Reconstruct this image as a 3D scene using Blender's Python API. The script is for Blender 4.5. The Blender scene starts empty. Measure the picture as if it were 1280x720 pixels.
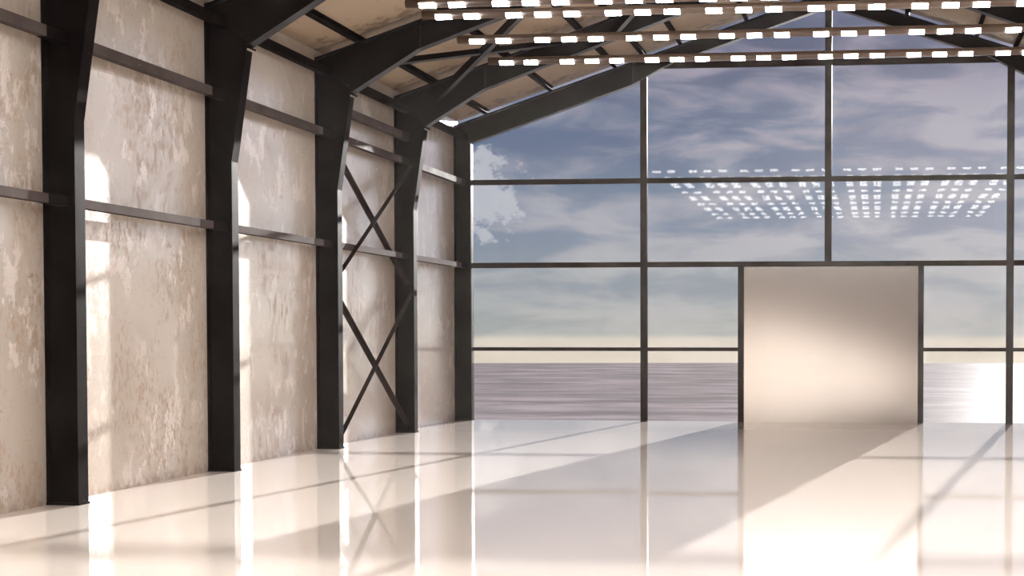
import bpy, bmesh, math, random
from mathutils import Vector
random.seed(7)
SC = bpy.context.scene
COL = SC.collection

# ------------------------------------------------------------------ dimensions (metres)
CAM_H = 1.70
WALL_X = -8.129            # inner face of the left concrete wall
RIDGE_X = -0.92
RIGHT_X = 2 * RIDGE_X - WALL_X
FRAME_Y = [15.074 + 3.880 * k for k in range(5)]
FL_W, FL_T = 0.20, 0.022   # flange width and thickness
FRONT_Y = -1.30            # inner face of the wall behind the camera
GLASS_Y = 30.70
SLOPE = 0.334
EAVE_Z = 5.68              # top of the rafters at the wall
SHEET = 0.115              # purlin depth, between rafter top and roof sheet
RIDGE_Z = EAVE_Z + SLOPE * (RIDGE_X - WALL_X)
SEA_Z = -18.0


def top_z(x):
    """top of the rafters"""
    return RIDGE_Z - SLOPE * abs(x - RIDGE_X)


# ------------------------------------------------------------------ node helpers
class NT:
    def __init__(s, tree):
        s.t = tree
        s.t.nodes.clear()

    def n(s, kind, **kw):
        nd = s.t.nodes.new(kind)
        for k, v in kw.items():
            setattr(nd, k, v)
        return nd

    def put(s, sock, v):
        if isinstance(v, bpy.types.NodeSocket):
            s.t.links.new(v, sock)
        elif v is not None:
            sock.default_value = v

    def math(s, op, a, b=None, c=None, clamp=False):
        nd = s.n('ShaderNodeMath', operation=op, use_clamp=clamp)
        s.put(nd.inputs[0], a)
        s.put(nd.inputs[1], b)
        s.put(nd.inputs[2], c)
        return nd.outputs[0]

    def step(s, x, a, b, lo=0.0, hi=1.0):
        nd = s.n('ShaderNodeMapRange', interpolation_type='SMOOTHSTEP')
        for i, v in enumerate((x, a, b, lo, hi)):
            s.put(nd.inputs[i], v)
        return nd.outputs[0]

    def mix(s, f, a, b, mode='MIX'):
        nd = s.n('ShaderNodeMix', data_type='RGBA', blend_type=mode)
        s.put(nd.inputs[0], f)
        for i, v in ((6, a), (7, b)):
            if isinstance(v, tuple) and len(v) == 3:
                v = (*v, 1)
            s.put(nd.inputs[i], v)
        return nd.outputs[2]

    def noise(s, vec, scale, detail=4, rough=0.55, dist=0.0):
        nd = s.n('ShaderNodeTexNoise')
        s.put(nd.inputs['Vector'], vec)
        nd.inputs['Scale'].default_value = scale
        nd.inputs['Detail'].default_value = detail
        nd.inputs['Roughness'].default_value = rough
        nd.inputs['Distortion'].default_value = dist
        return nd.outputs[0]

    def xyz(s, x, y, z=0.0):
        nd = s.n('ShaderNodeCombineXYZ')
        for i, v in enumerate((x, y, z)):
            s.put(nd.inputs[i], v)
        return nd.outputs[0]

    def mapping(s, vec, scale=(1, 1, 1), rot=(0, 0, 0), loc=(0, 0, 0)):
        nd = s.n('ShaderNodeMapping')
        s.put(nd.inputs['Vector'], vec)
        nd.inputs['Scale'].default_value = scale
        nd.inputs['Rotation'].default_value = rot
        nd.inputs['Location'].default_value = loc
        return nd.outputs[0]


def lin(r, g, b):
    f = lambda c: (c / 255) / 12.92 if c <= 10.31 else ((c / 255 + 0.055) / 1.055) ** 2.4
    return (f(r), f(g), f(b))


def material(name):
    m = bpy.data.materials.new(name)
    m.use_nodes = True
    nt = NT(m.node_tree)
    out = nt.n('ShaderNodeOutputMaterial')
    return m, nt, out


def principled(nt, out, **kw):
    b = nt.n('ShaderNodeBsdfPrincipled')
    for k, v in kw.items():
        if isinstance(v, tuple) and len(v) == 3:
            v = (*v, 1)
        nt.put(b.inputs[k.replace('_', ' ')], v)
    nt.t.links.new(b.outputs[0], out.inputs[0])
    return b


def where(nt):
    """position in the building, so neighbouring pieces do not repeat"""
    return nt.n('ShaderNodeNewGeometry').outputs['Position']


def bump(nt, b, height, strength, dist=0.01):
    nd = nt.n('ShaderNodeBump')
    nd.inputs['Strength'].default_value = strength
    nd.inputs['Distance'].default_value = dist
    nt.put(nd.inputs['Height'], height)
    nt.t.links.new(nd.outputs[0], b.inputs['Normal'])


def make_steel(name, base, light, chips=0.715, spec=0.0022, r0=0.34, r1=0.50):
    m, nt, out = material(name)
    p = where(nt)
    blot = nt.step(nt.noise(p, 1.6, 5), 0.35, 0.7)
    col = nt.mix(blot, base, light)
    chip = nt.step(nt.noise(p, 9.0, 6, 0.7), chips, chips + 0.02)
    col = nt.mix(chip, col, (0.32, 0.28, 0.25))
    rough = nt.step(nt.noise(p, 3.0, 4), 0.3, 0.7, r0, r1)
    principled(nt, out, Base_Color=col, Roughness=rough, Specular_IOR_Level=spec)
    return m


def make_concrete():
    m, nt, out = material('stained concrete')
    p = where(nt)
    q = nt.mapping(p, scale=(1, 1, 0.8))
    base = nt.mix(nt.step(nt.noise(p, 0.55, 3), 0.3, 0.7), lin(186, 178, 169), lin(172, 162, 152))
    # lighter plaster showing in ragged patches
    n1 = nt.noise(nt.mapping(p, rot=(0.5, 0, 0), scale=(1, 1.3, 0.8)), 2.6, 10, 0.68, 0.25)
    zone = nt.noise(nt.mapping(p, loc=(3, 7, 2)), 0.6, 3)
    pl = nt.math('MULTIPLY', nt.step(n1, 0.52, 0.57), nt.step(zone, 0.42, 0.56))
    base = nt.mix(nt.math('MULTIPLY', pl, 0.8), base, lin(208, 199, 193))
    # dense brown flecks of wear, gathered in clouds
    n2 = nt.noise(nt.mapping(p, rot=(-0.6, 0, 0), scale=(1, 1.5, 0.8), loc=(1, 4, 9)), 11.0, 8, 0.74)
    zone2 = nt.noise(nt.mapping(p, loc=(9, 2, 5)), 0.9, 4, 0.6)
    fl = nt.math('MULTIPLY', nt.step(n2, 0.505, 0.55), nt.step(zone2, 0.40, 0.54))
    base = nt.mix(nt.math('MULTIPLY', fl, 0.68), base, lin(146, 123, 102))
    n3 = nt.noise(nt.mapping(p, loc=(5, 5, 5)), 5.0, 9, 0.72)
    base = nt.mix(nt.math('MULTIPLY', nt.step(n3, 0.64, 0.67), 0.6), base, lin(140, 112, 92))
    # long fine scratches
    sc = None
    for ang, s in ((0.6, 3.0), (-0.7, 2.6), (1.2, 3.4)):
        v = nt.mapping(p, rot=(ang, 0, 0), scale=(1, 0.55, 9))
        w = nt.noise(v, s, 2, 0.4)
        line = nt.math('SUBTRACT', 1.0, nt.step(nt.math('ABSOLUTE', nt.math('SUBTRACT', w, 0.5)), 0.0, 0.006))
        keep = nt.step(nt.noise(nt.mapping(p, loc=(s, ang * 3, 1)), 1.4, 3), 0.60, 0.66)
        line = nt.math('MULTIPLY', line, keep)
        sc = line if sc is None else nt.math('MAXIMUM', sc, line)
    base = nt.mix(nt.math('MULTIPLY', sc, 0.7), base, lin(140, 106, 82))
    # small pits
    vo = nt.n('ShaderNodeTexVoronoi')
    nt.put(vo.inputs['Vector'], p)
    vo.inputs['Scale'].default_value = 6.0
    pit = nt.step(vo.outputs['Distance'], 0.035, 0.06, 1, 0)
    base = nt.mix(nt.math('MULTIPLY', pit, 0.6), base, lin(120, 96, 80))
    # grime along the foot of the wall
    z = nt.n('ShaderNodeSeparateXYZ')
    nt.put(z.inputs[0], p)
    foot = nt.math('MULTIPLY', nt.step(z.outputs[2], 0.0, 0.16, 1, 0), nt.step(nt.noise(p, 8, 6, 0.7), 0.42, 0.62))
    base = nt.mix(nt.math('MULTIPLY', foot, 0.6), base, lin(140, 116, 100))
    rg = nt.math('ADD', 0.20, nt.math('MULTIPLY', fl, 0.2))
    b = principled(nt, out, Base_Color=base, Roughness=rg, Specular_IOR_Level=0.2)
    bump(nt, b, n1, 0.06, 0.004)
    return m


def make_roof_sheet():
    m, nt, out = material('mouldy roof sheet')
    p = where(nt)
    s = nt.n('ShaderNodeSeparateXYZ')
    nt.put(s.inputs[0], p)
    base = nt.mix(nt.noise(p, 0.9, 4), lin(172, 153, 131), lin(156, 138, 117))
    # mould creeps away from each frame where the sheets lap
    ph = nt.math('FRACT', nt.math('DIVIDE', nt.math('SUBTRACT', s.outputs[1], FRAME_Y[0] + 0.1), 3.88))
    edge = nt.step(ph, 0.70, 0.98)
    grow = nt.math('SUBTRACT', nt.noise(p, 5.0, 9, 0.75, 0.2), nt.math('MULTIPLY', nt.math('SUBTRACT', 1.0, edge), 0.22))
    md = nt.step(grow, 0.45, 0.54)
    base = nt.mix(nt.math('MULTIPLY', md, 0.72), base, lin(92, 74, 58))
    st = nt.noise(nt.mapping(p, scale=(6, 0.6, 1)), 2.0, 6, 0.7)
    base = nt.mix(nt.math('MULTIPLY', nt.step(st, 0.58, 0.66), 0.25), base, lin(130, 108, 86))
    principled(nt, out, Base_Color=base, Roughness=0.55, Specular_IOR_Level=0.3)
    return m


def make_floor():
    m, nt, out = material('polished pale floor')
    p = where(nt)
    base = nt.mix(nt.noise(p, 0.35, 3), lin(242, 234, 227), lin(239, 230, 222))
    b = principled(nt, out, Base_Color=base, Roughness=0.035, IOR=1.5)
    bump(nt, b, nt.noise(nt.mapping(p, scale=(1, 0.35, 1)), 22, 2), 0.05, 0.002)
    return m


def make_glass():
    m, nt, out = material('window glass')
    tr = nt.n('ShaderNodeBsdfTransparent')
    tr.inputs[0].default_value = (0.985, 0.985, 0.985, 1)
    gl = nt.n('ShaderNodeBsdfAnisotropic')
    gl.inputs['Roughness'].default_value = 0.0
    fr = nt.n('ShaderNodeFresnel')
    fr.inputs['IOR'].default_value = 1.20
    mx = nt.n('ShaderNodeMixShader')
    nt.put(mx.inputs[0], fr.outputs[0])
    nt.put(mx.inputs[1], tr.outputs[0])
    nt.put(mx.inputs[2], gl.outputs[0])
    nt.put(out.inputs[0], mx.outputs[0])
    return m


def make_plain(name, col, rough, metal=0.0, var=0.15):
    m, nt, out = material(name)
    p = where(nt)
    c2 = tuple(c * (1 - var) for c in col)
    principled(nt, out, Base_Color=nt.mix(nt.noise(p, 2.0, 4), col, c2), Roughness=rough, Metallic=metal)
    return m


def make_lamp():
    m, nt, out = material('lit lamp diffuser')
    e = nt.n('ShaderNodeEmission')
    e.inputs[0].default_value = (1.0, 0.97, 0.945, 1)
    e.inputs[1].default_value = LAMP
    nt.put(out.inputs[0], e.outputs[0])
    return m


def make_sea():
    m, nt, out = material('sea water')
    p = where(nt)
    q = nt.mapping(p, scale=(0.5, 0.9, 1))
    w1 = nt.noise(q, 0.05, 8, 0.62)
    w2 = nt.noise(nt.mapping(p, scale=(0.6, 0.8, 1), loc=(40, 9, 0)), 0.016, 6, 0.65)
    col = nt.mix(nt.step(w1, 0.36, 0.66), lin(108, 102, 100), lin(152, 144, 142))
    col = nt.mix(nt.math('MULTIPLY', nt.step(w2, 0.4, 0.6), 0.35), col, lin(112, 105, 104))
    df = nt.n('ShaderNodeBsdfDiffuse')
    nt.put(df.inputs[0], col)
    gl = nt.n('ShaderNodeBsdfAnisotropic')
    gl.inputs['Roughness'].default_value = 0.45
    bp = nt.n('ShaderNodeBump')
    bp.inputs['Strength'].default_value = 0.35
    bp.inputs['Distance'].default_value = 3.0
    nt.put(bp.inputs['Height'], w1)
    nt.put(df.inputs['Normal'], bp.outputs[0])
    mx = nt.n('ShaderNodeMixShader')
    mx.inputs[0].default_value = 0.055
    nt.put(mx.inputs[1], df.outputs[0])
    nt.put(mx.inputs[2], gl.outputs[0])
    nt.put(out.inputs[0], mx.outputs[0])
    return m


LAMP = 38.0
STEEL = make_steel('dark painted steel', (0.006, 0.0045, 0.0045), (0.012, 0.0095, 0.0095))
RAFTER = make_steel('semi gloss black rafter paint', (0.005, 0.004, 0.004), (0.010, 0.008, 0.008), 0.715, 0.13, 0.30, 0.42)
FRAME = make_steel('dark bronze window frame', (0.024, 0.018, 0.017), (0.045, 0.035, 0.032), 0.68, 0.0003)
GIRT = make_steel('grey brown painted girt', (0.060, 0.048, 0.046), (0.085, 0.070, 0.067), 0.66, 0.0008, 0.4, 0.55)
CONC = make_concrete()
SHEETM = make_roof_sheet()
FLOOR = make_floor()
GLASS = make_glass()
ROD = make_plain('brown lamp tube', (0.095, 0.062, 0.045), 0.4)
LAMPM = make_lamp()
DOORM = make_plain('satin metal door', (0.45, 0.445, 0.445), 0.14, 1.0, 0.03)
WIRE = make_plain('steel wire', (0.25, 0.22, 0.2), 0.4, 1.0)
SEA = make_sea()
ROCK = make_plain('foundation concrete', (0.3, 0.28, 0.26), 0.8)


# ------------------------------------------------------------------ mesh helpers
class MB:
    def __init__(s):
        s.bm = bmesh.new()

    def box(s, x0, x1, y0, y1, z0, z1):
        return s.prism([(x0, z0), (x1, z0), (x1, z1), (x0, z1)], y0, y1)

    def prism(s, pts, y0, y1):
        """an outline in the XZ plane, pushed through from y0 to y1"""
        a = [s.bm.verts.new((x, y0, z)) for x, z in pts]
        b = [s.bm.verts.new((x, y1, z)) for x, z in pts]
        n = len(pts)
        s.bm.faces.new(a)
        s.bm.faces.new(b[::-1])
        for i in range(n):
            j = (i + 1) % n
            s.bm.faces.new((a[i], b[i], b[j], a[j]))
        return s

    def sweep(s, prof, p0, p1, up=(0, 0, 1)):
        """a profile outline (u, v) run straight from p0 to p1"""
        p0, p1 = Vector(p0), Vector(p1)
        d = (p1 - p0).normalized()
        side = d.cross(Vector(up)).normalized()
        v = side.cross(d)
        a = [s.bm.verts.new(p0 + side * q[0] + v * q[1]) for q in prof]
        b = [s.bm.verts.new(p1 + side * q[0] + v * q[1]) for q in prof]
        n = len(prof)
        s.bm.faces.new(a)
        s.bm.faces.new(b[::-1])
        for i in range(n):
            j = (i + 1) % n
            s.bm.faces.new((a[i], b[i], b[j], a[j]))
        return s

    def tube(s, p0, p1, r, seg=16, a0=0.0, a1=2 * math.pi):
        full = abs(a1 - a0 - 2 * math.pi) < 1e-6
        k = seg if full else seg + 1
        prof = [(r * math.cos(a0 + (a1 - a0) * i / seg), r * math.sin(a0 + (a1 - a0) * i / seg)) for i in range(k)]
        return s.sweep(prof, p0, p1)

    def build(s, name, m, parent=None, smooth=False):
        bmesh.ops.recalc_face_normals(s.bm, faces=s.bm.faces)
        off = Vector(parent_world(parent)) if parent else Vector((0, 0, 0))
        if parent is None:
            cs = [v.co for v in s.bm.verts]
            off = Vector(((min(c.x for c in cs) + max(c.x for c in cs)) / 2,
                          (min(c.y for c in cs) + max(c.y for c in cs)) / 2, min(c.z for c in cs)))
        for v in s.bm.verts:
            v.co -= off
        if smooth:
            for f in s.bm.faces:
                f.smooth = len(f.verts) == 4
        me = bpy.data.meshes.new(name)
        s.bm.to_mesh(me)
        s.bm.free()
        me.materials.append(m)
        o = bpy.data.objects.new(name, me)
        COL.objects.link(o)
        if parent:
            o.parent = parent
        else:
            o.location = off
        return o


def parent_world(o):
    v = Vector((0, 0, 0))
    while o:
        v += Vector(o.location)
        o = o.parent
    return v


def tag(o, label, cat, group=None, kind='thing'):
    o['label'] = label
    o['category'] = cat
    o['kind'] = kind
    if group:
        o['group'] = group
    return o


def thing(name, loc, label, cat, group=None):
    o = bpy.data.objects.new(name, None)
    o.empty_display_size = 0.2
    COL.objects.link(o)
    o.location = loc
    return tag(o, label, cat, group)


def structure(o, label=None, cat=None):
    o['kind'] = 'structure'
    if label:
        o['label'] = label
    if cat:
        o['category'] = cat
    return o


def copy_tree(src, parent=None):
    c = src.copy()
    COL.objects.link(c)
    if parent:
        c.parent = parent
    for ch in list(src.children):
        copy_tree(ch, c)
    return c


# ------------------------------------------------------------------ the shell
BACK_Y = FRAME_Y[4] + 0.30
structure(MB().box(WALL_X - 0.3, RIGHT_X + 0.3, FRONT_Y - 0.3, BACK_Y, -0.25, 0.0).build('floor', FLOOR),
          'polished pale cream floor reflecting the glazed end wall', 'floor')
structure(MB().box(WALL_X - 0.25, WALL_X, FRONT_Y, BACK_Y, 0.0, EAVE_Z + SHEET).build('wall_left', CONC),
          'stained beige concrete wall behind the row of dark columns', 'wall')
structure(MB().box(RIGHT_X, RIGHT_X + 0.25, FRONT_Y, BACK_Y, 0.0, EAVE_Z + SHEET).build('wall_right', CONC),
          'plain beige concrete wall facing the row of dark columns', 'wall')
e0, e1, rz = WALL_X - 0.25, RIGHT_X + 0.25, RIDGE_Z + SHEET
ez = rz - SLOPE * (RIDGE_X - e0)
structure(MB().prism([(WALL_X, 0.0), (RIGHT_X, 0.0), (RIGHT_X, EAVE_Z + SHEET), (RIDGE_X, rz), (WALL_X, EAVE_Z + SHEET)],
                     FRONT_Y - 0.25, FRONT_Y).build('wall_front', CONC),
          'beige concrete gable wall opposite the glazed end wall', 'wall')
structure(MB().prism([(e0, ez), (RIDGE_X, rz), (e1, ez), (e1, ez + 0.06), (RIDGE_X, rz + 0.06), (e0, ez + 0.06)],
                     FRONT_Y - 0.25, BACK_Y).build('ceiling', SHEETM),
          'beige roof sheeting with dark mould along its laps', 'ceiling')
structure(MB().box(WALL_X - 0.3, RIGHT_X + 0.3, FRONT_Y - 0.3, BACK_Y, SEA_Z - 1, -0.25).build('foundation', ROCK),
          'concrete foundation under the hall, hidden below the floor', 'foundation')

# the sea beyond the glass: a wide round sheet of water far below
b = MB()
ring = [b.bm.verts.new((1050 * math.cos(a * math.pi / 90), 1050 * math.sin(a * math.pi / 90), SEA_Z)) for a in range(180)]
b.bm.faces.new(ring)
sea = structure(b.build('sea', SEA), 'grey violet sea stretching to the horizon outside the glass', 'sea')

# ------------------------------------------------------------------ columns
KINK_Z, TOP_Z = 3.775, 5.12
X_IN, X_TOP = -7.795, -7.60
col_label = [
    'black tapered steel column standing first from the camera against the concrete wall',
    'black tapered steel column standing second from the camera against the concrete wall',
    'black tapered steel column carrying the near ends of the wall cross braces',
    'black tapered steel column carrying the far ends of the wall cross braces',
    'straight dark steel corner column between the concrete wall and the glazed wall',
]
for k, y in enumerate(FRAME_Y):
    c = thing('steel_column', (WALL_X, y + FL_W / 2, 0), col_label[k], 'column', 'steel columns along the concrete wall')
    straight = k == 4
    xt, zt = (X_IN, 5.33) if straight else (X_TOP, TOP_Z)
    yw = y + FL_W / 2
    ft = FL_T
    z_in = lambda z: X_IN if straight or z < KINK_Z else X_IN + (X_TOP - X_IN) * (z - KINK_Z) / (TOP_Z - KINK_Z)
    web = [(WALL_X + ft, 0.02), (X_IN - ft, 0.02), (X_IN - ft, KINK_Z), (xt - ft, zt + (0.0 if straight else 0.095)), (WALL_X + ft, EAVE_Z - 0.04)]
    MB().prism(web, yw - 0.0075, yw + 0.0075).build('web', STEEL, c)
    MB().box(WALL_X, WALL_X + ft, y, y + FL_W, 0.02, EAVE_Z - 0.03).build('outer_flange', STEEL, c)
    MB().prism([(X_IN - ft, 0.02), (X_IN, 0.02), (X_IN, KINK_Z), (xt, zt), (xt - ft, zt), (X_IN - ft, KINK_Z)],
               y, y + FL_W).build('inner_flange', STEEL, c)
    MB().box(WALL_X, X_IN + 0.01, y - 0.01, y + FL_W + 0.01, 0.0, 0.02).build('base_plate', STEEL, c)
    if not straight:
        # bolted joint plates of the knee: a sloping plate that pokes out under the rafter
        d = Vector((0.9, 0, -0.43)).normalized()
        u = Vector((-d.z, 0, d.x))
        p1 = Vector((X_TOP + 0.045, 0, TOP_Z + 0.02))
        p0 = p1 - d * 0.13
        q = [p0 - u * 0.012, p1 - u * 0.012, p1 + u * 0.012, p0 + u * 0.012]
        MB().prism([(v.x, v.z) for v in q], y, y + FL_W).build('knee_plate', STEEL, c)
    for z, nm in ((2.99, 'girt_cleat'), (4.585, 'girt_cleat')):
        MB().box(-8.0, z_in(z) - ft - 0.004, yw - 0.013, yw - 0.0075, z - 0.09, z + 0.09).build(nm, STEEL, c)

# ------------------------------------------------------------------ rafters


def bottom_std(left=True):
    """lower edge from the knee to the ridge, as (distance from ridge, z)"""
    return [(RIDGE_X - X_TOP, 5.165), (RIDGE_X + 6.575, 5.785), (0.0, 7.80)]


def bottom_end(left=True):
    return [(RIDGE_X - X_IN, 5.345), (RIDGE_X + 4.66, 6.405), (RIDGE_X + 3.92, 6.80), (0.0, 7.80)]


def rafter(k, side, label):
    y = FRAME_Y[k]
    yw = y + FL_W / 2
    sx = -1 if side == 'l' else 1
    bot = bottom_end() if k == 4 else bottom_std()
    ft = FL_T
    half = RIDGE_X - WALL_X
    X = lambda d: RIDGE_X + sx * d
    r = thing('roof_rafter', (X(half * 0.98), yw, EAVE_Z - 0.05), label, 'rafter', 'steel rafters under the roof')
    d_end = half - 0.002
    zt = lambda d: RIDGE_Z - SLOPE * d
    if k == 4:
        corner = [(half - 0.03, bot[0][1] + 0.012)]
    else:
        corner = [(half - 0.03, EAVE_Z - 0.075)]
    web = [(X(d_end - 0.02), zt(d_end) - ft)] + [(X(d), z) for d, z in corner]
    web += [(X(d), z + ft) for d, z in bot] + [(X(0.0), zt(0) - ft)]
    MB().prism(web, yw - 0.006, yw + 0.006).build('web', RAFTER, r)
    MB().prism([(X(d_end), zt(d_end)), (X(0), zt(0)), (X(0), zt(0) - ft), (X(d_end), zt(d_end) - ft)], y, y + FL_W).build('top_flange', RAFTER, r)
    lo = [(X(d), z) for d, z in bot]
    MB().prism(lo + [(x, z + ft) for x, z in lo[::-1]], y, y + FL_W).build('bottom_flange', RAFTER, r)
    # short upright stiffener plates on the web
    n = [(RIDGE_X + 6.575)] if k != 4 else [(RIDGE_X + 4.66)]
    for d in n:
        zb = [z for dd, z in bot if abs(dd - d) < 1e-6][0]
        MB().box(min(X(d - 0.012), X(d)), max(X(d - 0.012), X(d)), y + 0.01, yw - 0.006, zb + ft, zt(d) - ft - 0.004).build('stiffener', RAFTER, r)
    # ridge end plate
    MB().box(min(X(0.0), X(0.015)), max(X(0.0), X(0.015)), y - 0.0, y + FL_W, bot[-1][1] - 0.03, zt(0) - ft - 0.006).build('end_plate', RAFTER, r)
    return r


rafter(1, 'l', 'deep black rafter rising from the second column, cut by the photo top edge')
rafter(2, 'l', 'deep black rafter rising from the column at the near ends of the wall braces')
rafter(3, 'l', 'deep black rafter rising from the column at the far ends of the wall braces')
rafter(3, 'r', 'black rafter sloping down past the ridge above the lamp tubes, before the end rafter')
rafter(4, 'l', 'dark end rafter rising from the corner column above the glazed wall')
rafter(4, 'r', 'dark end rafter sloping down from the ridge above the glazed wall')

# ------------------------------------------------------------------ purlins
C_PROF = [(-0.04, 0), (0.04, 0), (0.04, 0.012), (-0.028, 0.012), (-0.028, SHEET - 0.012), (0.04, SHEET - 0.012), (0.04, SHEET), (-0.04, SHEET)]
C_PROF = [(u, v * 0.985) for u, v in C_PROF]
pur = [(-7.48, 'steel purlin under the roof sheets lowest of the row, just above the eave'),
       (-6.22, 'steel purlin under the roof sheets second up from the eave'),
       (-4.97, 'steel purlin under the roof sheets third up from the eave'),
       (-4.41, 'steel purlin under the roof sheets fourth up from the eave, close above the third'),
       (-3.72, 'steel purlin under the roof sheets fifth up from the eave'),
       (-2.47, 'steel purlin under the roof sheets second down from the ridge on the far slope from the door'),
       (-1.22, 'steel purlin beside the ridge on the slope above the concrete wall'),
       (0.52, 'steel purlin next down from the ridge on the slope above the door'),
       (1.80, 'steel purlin second down from the ridge on the slope above the door'),
       (2.50, 'steel purlin third down from the ridge on the slope above the door')]
pur[5] = (-2.47, 'steel purlin under the roof sheets sixth up from the eave')
for x, lab in pur:
    z = top_z(x) + 0.001
    s = 1 if x < RIDGE_X else -1
    up = Vector((-SLOPE * s, 0, 1)).normalized()
    b = MB()
    b.sweep(C_PROF, (x, FRONT_Y + 0.02, z), (x, BACK_Y - 0.02, z), up)
    tag(b.build('roof_purlin', STEEL), lab, 'purlin', 'purlins under the roof sheets')

# ------------------------------------------------------------------ girts and eave struts
bays = [(11.40, FRAME_Y[0])] + [(FRAME_Y[i], FRAME_Y[i + 1]) for i in range(4)]
bay_word = ['before the first column', 'between the first and second columns', 'just before the braced bay',
            'in the cross-braced bay', 'in the last bay beside the glazed wall']
G_PROF = [(-0.05, -0.045), (0.05, -0.045), (0.05, 0.045), (-0.05, 0.045)]


def run_y(name, m, x, z, w, h, bay, label, cat, group):
    y0, y1 = bays[bay]
    ya = y0 + FL_W / 2 + 0.007 if bay else y0
    yb = y1 + FL_W / 2 - 0.013
    t = 0.008
    b = MB()
    # open channel: back towards the hall, lips towards the wall
    prof = [(-w / 2, -h / 2), (w / 2, -h / 2), (w / 2, h / 2), (-w / 2, h / 2), (-w / 2, h / 2 - t), (w / 2 - t, h / 2 - t), (w / 2 - t, -h / 2 + t), (-w / 2, -h / 2 + t)]
    b.sweep(prof, (x, ya, z), (x, yb, z))
    o = tag(b.build(name, m), label, cat, group)
    if name != 'eave_strut':
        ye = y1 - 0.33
        MB().box(x - w / 2 - 0.004, x + w / 2 + 0.004, ye, yb, z - h / 2 - 0.004, z + h / 2 + 0.004).build('shade_sleeve', STEEL, o)  # black sleeve added as the column's shade on the girt's far end
    return o


for i in range(5):
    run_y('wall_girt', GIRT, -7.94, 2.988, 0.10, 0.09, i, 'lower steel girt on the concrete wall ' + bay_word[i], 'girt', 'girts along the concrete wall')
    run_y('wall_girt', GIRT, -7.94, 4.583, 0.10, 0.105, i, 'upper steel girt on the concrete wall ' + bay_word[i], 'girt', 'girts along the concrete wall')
for i in range(1, 5):
    run_y('eave_strut', STEEL, -7.93, 5.465, 0.11, 0.11, i, 'black eave strut at the wall top ' + bay_word[i], 'strut', 'eave struts at the wall top')
run_y('bracing_strut', GIRT, -7.93, 5.00, 0.10, 0.12, 3, 'grey steel strut close above the upper girt in the cross-braced bay', 'strut', None)

# ------------------------------------------------------------------ cross bracing
L_PROF = [(-0.035, -0.035), (0.035, -0.035), (0.035, -0.025), (-0.025, -0.025), (-0.025, 0.035), (-0.035, 0.035)]
ya, yb = FRAME_Y[2] + FL_W / 2 + 0.012, FRAME_Y[3] + FL_W / 2 - 0.02


def wall_brace(x, za, zb, label, gusset=True):
    b = MB()
    d = Vector((0, yb - ya, zb - za)).normalized()
    p0, p1 = Vector((x, ya, za)), Vector((x, yb, zb))
    o = thing('cross_brace', (x, ya, min(za, zb)), label, 'brace', 'cross braces on the concrete wall')
    b.sweep(L_PROF, p0, p1, (1, 0, 0))
    b.build('angle_bar', FRAME, o)
    for p, s in ((p0, 1), (p1, -1)):
        g = MB()
        q = p + d * 0.10 * s
        g.sweep([(-0.055, -0.042), (0.055, -0.042), (0.055, -0.036), (-0.055, -0.036)], p + d * 0.01 * s, p + d * 0.2 * s, (1, 0, 0))
        g.build('gusset_plate', STEEL, o)
    return o


X1, X2 = -7.845, -7.925
wall_brace(X1, 0.08, 2.36, 'lower wall cross brace rising away from the camera, passing in front of its partner')
wall_brace(X2, 2.36, 0.10, 'lower wall cross brace falling away from the camera, passing behind its partner')
wall_brace(X1, 2.48, 4.50, 'upper wall cross brace rising away from the camera, passing in front of its partner')
wall_brace(X2, 4.46, 2.50, 'upper wall cross brace falling away from the camera, passing behind its partner')


def roof_brace(xa, xb, da, db, label):
    """from frame 3 at xa to frame 4 at xb"""
    o = thing('roof_brace', (xa, ya, top_z(xa) - da), label, 'brace', 'cross braces under the roof')
    b = MB()
    t = 0.055
    I = [(-t, -t), (t, -t), (t, -t + 0.012), (-t + 0.012, -t + 0.012), (-t + 0.012, t), (-t, t)]
    n = Vector((-SLOPE, 0, 1)) if (xa + xb) / 2 < RIDGE_X else Vector((SLOPE, 0, 1))
    b.sweep(I, (xa, ya, top_z(xa) - da), (xb, yb, top_z(xb) - db), n.normalized())
    b.build('angle_bar', RAFTER, o)
    return o


roof_brace(-6.95, -5.20, 0.44, 0.09, 'black roof cross brace running from the eave knee up towards the glazed wall')
roof_brace(-4.90, -7.45, 0.30, 0.30, 'black roof cross brace running from mid slope down to the far braced column')
roof_brace(-5.00, -3.40, 0.16, 0.13, 'upper roof cross brace rising towards the glazed wall behind the lamp tubes')
roof_brace(-2.50, -4.40, 0.24, 0.26, 'upper roof cross brace falling towards the glazed wall behind the lamp tubes')

# ------------------------------------------------------------------ glazed end wall
MY0, MY1 = 30.655, 30.755
ML = [(-4.505, -4.375), (-0.998, -0.868), (2.380, 2.510)]
TR = {'low': (1.345, 1.415), 'mid': (2.945, 3.045), 'high': (4.545, 4.640), 'tie': (6.715, 6.83)}


def rb(x):
    """lower edge of the end rafter at x"""
    d = abs(x - RIDGE_X)
    pts = bottom_end()
    for (d0, z0), (d1, z1) in zip(pts, pts[1:]):
        if d1 <= d <= d0:
            return z0 + (z1 - z0) * (d0 - d) / (d0 - d1)
    return pts[0][1]


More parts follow.
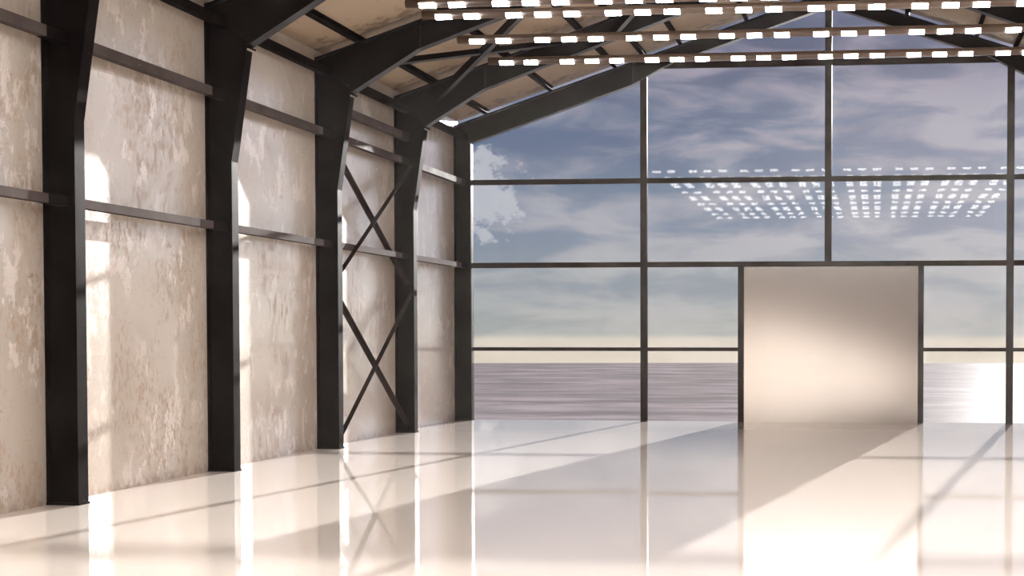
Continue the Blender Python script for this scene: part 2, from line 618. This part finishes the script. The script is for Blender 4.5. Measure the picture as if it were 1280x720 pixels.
mull_lab = ['dark mullion of the glazed wall between the corner column and the door',
            'dark mullion of the glazed wall rising from above the door to the ridge',
            'dark mullion of the glazed wall beyond the door, away from the concrete wall']
for (x0, x1), lab, zb in zip(ML, mull_lab, (0.0, TR['mid'][1], 0.0)):
    g = 0.004
    pts = [(x0, zb), (x1, zb), (x1, rb(x1) - g), (x0, rb(x0) - g)]
    if zb > 1:
        pts = [(x0, zb), (x1, zb), (x1, rb(x1) - g), (RIDGE_X, rb(RIDGE_X) - 0.035), (x0, rb(x0) - g)]
        pts = [(x0, zb), (x1, zb), (x1, 7.755), (x0, 7.755)]
    tag(MB().prism(pts, MY0, MY1).build('window_mullion', FRAME), lab, 'mullion', 'mullions of the glazed wall')

XL, XR = X_IN + 0.002, 2 * RIDGE_X - X_IN - 0.002
DL, DR = (-2.635, -2.523), (0.752, 0.856)


def transom(key, x0, x1, lab):
    z0, z1 = TR[key]
    tag(MB().box(x0 + 0.001, x1 - 0.001, MY0 + 0.006, MY1 - 0.006, z0, z1).build('window_transom', FRAME), lab, 'transom', 'transoms of the glazed wall')


a, c, e = ML
transom('low', XL, a[0], 'lowest glazing transom beside the corner column, level with the sea horizon')
transom('low', a[1], DL[0], 'lowest glazing transom between the first mullion and the door, at the horizon')
transom('low', DR[1], e[0], 'lowest glazing transom next to the door on its far side from the concrete wall')
transom('low', e[1], XR, 'lowest glazing transom beyond the last mullion')
transom('mid', XL, a[0], 'glazing transom at door head height beside the corner column')
transom('mid', a[1], e[0], 'long glazing transom running over the door head')
transom('mid', e[1], XR, 'glazing transom at door head height beyond the last mullion')
transom('high', XL, a[0], 'high glazing transom beside the corner column, below the white cumulus')
transom('high', a[1], c[0], 'high glazing transom between the first mullion and the ridge mullion')
transom('high', c[1], e[0], 'high glazing transom between the ridge mullion and the last mullion')
transom('high', e[1], XR, 'high glazing transom beyond the last mullion')
TZ0, TZ1 = TR['tie']
for pts, lab in (([(-4.060, TZ0), (c[0] - 0.001, TZ0), (c[0] - 0.001, TZ1), (-3.815, TZ1)], 'topmost glazing tie from the end rafter to the ridge mullion, behind the lamp tube'),
                 ([(c[1] + 0.001, TZ0), (2 * RIDGE_X + 4.060, TZ0), (2 * RIDGE_X + 3.815, TZ1), (c[1] + 0.001, TZ1)], 'topmost glazing tie from the ridge mullion to the descending end rafter')):
    tag(MB().prism(pts, MY0 + 0.006, MY1 - 0.006).build('window_transom', FRAME), lab, 'transom', 'transoms of the glazed wall')

# panes
n_pane = [0]


def pane(pts, lab):
    n_pane[0] += 1
    o = MB().prism(pts, GLASS_Y, GLASS_Y + 0.008).build('window_%d' % n_pane[0], GLASS)
    structure(o, lab, 'window')


def rect(x0, x1, z0, z1, lab):
    pane([(x0, z0), (x1, z0), (x1, z1), (x0, z1)], lab)


rows = [(0.0, TR['low'][0], 'bottom'), (TR['low'][1], TR['mid'][0], 'second'), (TR['mid'][1], TR['high'][0], 'third')]
for z0, z1, w in rows:
    rect(XL, a[0], z0, z1, w + ' row window pane beside the corner column')
    if w == 'third':
        rect(a[1], c[0], z0, z1, 'third row window pane between the first mullion and the ridge mullion')
        rect(c[1], e[0], z0, z1, 'third row window pane between the ridge mullion and the last mullion')
    else:
        rect(a[1], DL[0], z0, z1, w + ' row window pane between the first mullion and the door')
        rect(DR[1], e[0], z0, z1, w + ' row window pane between the door and the last mullion')
    rect(e[1], XR, z0, z1, w + ' row window pane beyond the last mullion')
zh = TR['high'][1]
mir = lambda x: 2 * RIDGE_X - x
k1, k2 = RIDGE_X - (RIDGE_X + 4.66), RIDGE_X - (RIDGE_X + 3.92)
k1, k2 = -4.66, -3.92
pane([(XL, zh), (a[0], zh), (a[0], rb(a[0])), (k1, rb(k1)), (XL, rb(XL))], 'sloping top window pane beside the corner column')
zt0, zt1 = TR['tie']
pane([(a[1], zh), (c[0], zh), (c[0], zt0), (-4.085, zt0), (a[1], rb(a[1]))], 'high window pane below the tie between the first and ridge mullions')
xq = mir(-4.085)
pane([(c[1], zh), (e[0], zh), (e[0], rb(e[0])), (xq, zt0), (c[1], zt0)], 'high window pane below the tie between the ridge and last mullions')
pane([(e[1], zh), (XR, zh), (XR, rb(XR)), (mir(k1), rb(mir(k1))), (e[1], rb(e[1]))], 'sloping top window pane beyond the last mullion')
xs = RIDGE_X - 3.0 * (7.80 - zt1) / (7.80 - 6.80)
pane([(xs, zt1), (c[0], zt1), (c[0], rb(c[0]))], 'triangular gable pane above the tie on the concrete wall side of the ridge')
pane([(c[1], zt1), (mir(xs), zt1), (c[1], rb(c[1]))], 'triangular gable pane above the tie on the far side of the ridge')

# door
d = MB().box(DL[1], DR[0], 30.68, 30.73, 0.0, 2.943).build('door_1', DOORM)
structure(d, 'plain satin metal door panel in the glazed wall', 'door')
for (x0, x1) in (DL, DR):
    MB().box(x0, x1, MY0, MY1, 0.0, 2.943).build('door_jamb', FRAME, d)

# ------------------------------------------------------------------ lamp tubes
RX, RZ, RL, RR = -0.99, 5.577, 4.55, 0.055


LENS = [(r * math.cos(math.radians(q)), r * math.sin(math.radians(q))) for r, qs in
        ((RR + 0.004, range(184, 357, 12)), (RR - 0.002, range(352, 183, -12))) for q in qs]


def make_tube():
    o = thing('lamp_tube', (0, 0, 0), 'x', 'lamp', 'lamp tubes under the roof')
    MB().tube((-RL, 0, 0), (RL, 0, 0), RR, 20).build('tube', ROD, o, True)
    xs = []
    for s in (-1, 1):
        for cgrp in (0.61, 1.83, 3.05):
            xs += [s * cgrp + q for q in (-0.357, 0, 0.357)]
        xs += [s * 3.93, s * 4.285]
    b = MB()
    proto = None
    for x in sorted(xs):
        if proto is None:
            proto = MB().sweep(LENS, (x - 0.095, 0, 0), (x + 0.095, 0, 0)).build('lamp_lens', LAMPM, o)
            x0 = x
        else:
            q = proto.copy()
            COL.objects.link(q)
            q.parent = o
            q.location.x = x - x0
    for x in (-4.50, -3.45, 2.75 - 0.25, 3.49):
        X = RX + x
        MB().tube((x, 0, RR - 0.005), (x, 0, top_z(X) - 0.002 + SHEET - RZ), 0.0022, 6).build('hanging_wire', WIRE, o)
    return o


base_y = 22.81
rows_y = []
for g in range(4):
    for r in (0, 1.72, 3.39):
        rows_y.append(base_y - g * 4.09 - r)
tube_lab = ['unlabelled'] * 12
tube_lab[0] = 'brown lamp tube with white lamps nearest the glazed wall, lowest of the four in view'
tube_lab[1] = 'brown lamp tube with white lamps second from the glazed wall, next above the lowest'
tube_lab[2] = 'brown lamp tube with white lamps third from the glazed wall, one of the close-set pair'
tube_lab[3] = 'brown lamp tube with white lamps fourth from the glazed wall, along the photo top edge'
ordn = ['fifth', 'sixth', 'seventh', 'eighth', 'ninth', 'tenth', 'eleventh', 'twelfth']
for i in range(8):
    tube_lab[4 + i] = 'lamp tube %s from the glazed wall, seen only reflected in the glass' % ordn[i]
first = make_tube()
for i, y in enumerate(rows_y):
    o = first if i == 0 else copy_tree(first)
    o.location = (RX, y, RZ)
    o['label'] = tube_lab[i]

# ------------------------------------------------------------------ thin glare haze added to veil the view towards the low sun
hm, hn, hout = material('glare haze')
vol = hn.n('ShaderNodeVolumeScatter')
vol.inputs['Color'].default_value = (1.0, 0.90, 0.85, 1)
vol.inputs['Density'].default_value = 0.00013
vol.inputs['Anisotropy'].default_value = 0.7
hn.put(hout.inputs['Volume'], vol.outputs[0])
hz = MB().box(WALL_X - 0.5, RIGHT_X + 0.5, FRONT_Y - 0.5, BACK_Y + 0.15, -0.2, RIDGE_Z + 0.5).build('haze', hm)
tag(hz, 'thin haze added through the hall as a veil of glare', 'haze', None, 'stuff')

# ------------------------------------------------------------------ sky
w = bpy.data.worlds.new('sky')
SC.world = w
w.use_nodes = True
nt = NT(w.node_tree)
out = nt.n('ShaderNodeOutputWorld')
dirv = nt.n('ShaderNodeTexCoord').outputs['Generated']
sp = nt.n('ShaderNodeSeparateXYZ')
nt.put(sp.inputs[0], dirv)
az = nt.math('MULTIPLY', nt.math('ARCTAN2', sp.outputs[0], sp.outputs[1]), 57.29578)
el = nt.math('MULTIPLY', nt.math('ARCSINE', sp.outputs[2]), 57.29578)
t = nt.math('DIVIDE', nt.math('ADD', el, 2.0), 16.0, clamp=True)


def ramp(stops):
    r = nt.n('ShaderNodeValToRGB')
    r.color_ramp.interpolation = 'EASE'
    while len(r.color_ramp.elements) < len(stops):
        r.color_ramp.elements.new(0.5)
    for e_, (p_, c_) in zip(r.color_ramp.elements, stops):
        e_.position = (p_ + 2.0) / 16.0
        e_.color = (*lin(*c_), 1)
    nt.put(r.inputs[0], t)
    return r.outputs[0]


low = ramp([(-1.2, (230, 219, 200)), (-0.30, (222, 213, 198)), (0.0, (170, 176, 174)), (1.5, (154, 164, 172)), (4.0, (132, 146, 166)), (7.0, (102, 119, 148)), (10.0, (88, 100, 128))])
high = ramp([(-1.2, (244, 232, 216)), (-0.30, (236, 226, 212)), (0.0, (202, 200, 196)), (1.5, (196, 196, 197)), (4.0, (190, 190, 197)), (7.0, (182, 181, 192)), (10.0, (160, 156, 174))])
cv = nt.xyz(nt.math('MULTIPLY', az, 0.10), nt.math('MULTIPLY', el, 0.34), 0.0)
n1 = nt.noise(nt.mapping(cv, loc=(3.3, 1.7, 0.4)), 2.4, 8, 0.52, 0.5)
n2 = nt.noise(nt.mapping(cv, loc=(9.1, 5.2, 2.0), rot=(0, 0, 0.15)), 0.8, 4, 0.5, 0.3)
cl = nt.step(nt.math('ADD', nt.math('MULTIPLY', n1, 0.6), nt.math('MULTIPLY', n2, 0.4)), 0.42, 0.58)
east = nt.step(az, -9.0, 4.0)
cl = nt.math('ADD', nt.math('MULTIPLY', cl, 0.80), nt.math('MULTIPLY', east, 0.40), clamp=True)
sky = nt.mix(cl, low, high)
# a white cumulus head near the corner column
dx = nt.math('DIVIDE', nt.math('ADD', az, 14.3), 1.9)
dy = nt.math('DIVIDE', nt.math('SUBTRACT', el, 5.0), 1.6)
rad = nt.math('SQRT', nt.math('ADD', nt.math('MULTIPLY', dx, dx), nt.math('MULTIPLY', dy, dy)))
puff = nt.noise(nt.xyz(nt.math('MULTIPLY', az, 0.5), nt.math('MULTIPLY', el, 0.6), 3.0), 2.2, 9, 0.62)
cu = nt.step(nt.math('SUBTRACT', nt.math('MULTIPLY', puff, 2.0), nt.math('MULTIPLY', rad, 0.55)), 0.46, 0.66)
sky = nt.mix(nt.math('MULTIPLY', cu, 0.75), sky, lin(206, 208, 216))
# sky brightened from the sun's side outward, added to light the hall
glow = nt.math('MULTIPLY', nt.step(az, 3.0, 26.0), nt.step(az, 95.0, 60.0))
strength = nt.math('ADD', 0.80, nt.math('MULTIPLY', glow, 5.2))
bg = nt.n('ShaderNodeBackground')
nt.put(bg.inputs[0], sky)
nt.put(bg.inputs[1], strength)
nt.put(out.inputs[0], bg.outputs[0])

# ------------------------------------------------------------------ sun
sd = bpy.data.lights.new('sun', 'SUN')
sd.energy = 16.0
sd.angle = math.radians(0.5)
sd.color = (1.0, 0.96, 0.92)
so = bpy.data.objects.new('sun', sd)
COL.objects.link(so)
taz, tel = 0.132, 0.159
dv = Vector((-taz, -1.0, -tel * math.sqrt(1 + taz * taz)))
so.rotation_euler = dv.to_track_quat('-Z', 'Y').to_euler()
so.location = (10, 60, 20)

# ------------------------------------------------------------------ camera
cd = bpy.data.cameras.new('camera')
cd.sensor_width = 36.0
cd.lens = 2024.383 / 1280 * 36.0
cd.shift_x = -(860 - 640) / 1280
cd.shift_y = (480 - 360) / 1280
cd.clip_end = 5000
co = bpy.data.objects.new('camera', cd)
COL.objects.link(co)
co.location = (0, 0, CAM_H)
co.rotation_euler = (math.pi / 2 - 0.0318, 0, 0.1165)
SC.camera = co

# ------------------------------------------------------------------ render look
vs = SC.view_settings
vs.view_transform = 'Standard'
vs.look = 'None'
vs.gamma = 1.0
vs.exposure = 0.17
vs.use_curve_mapping = False
cy = SC.cycles
cy.volume_bounces = 1
cy.max_bounces = 12
cy.diffuse_bounces = 6
cy.glossy_bounces = 5
cy.transparent_max_bounces = 16
cy.sample_clamp_indirect = 8.0
cy.caustics_reflective = False
cy.caustics_refractive = False
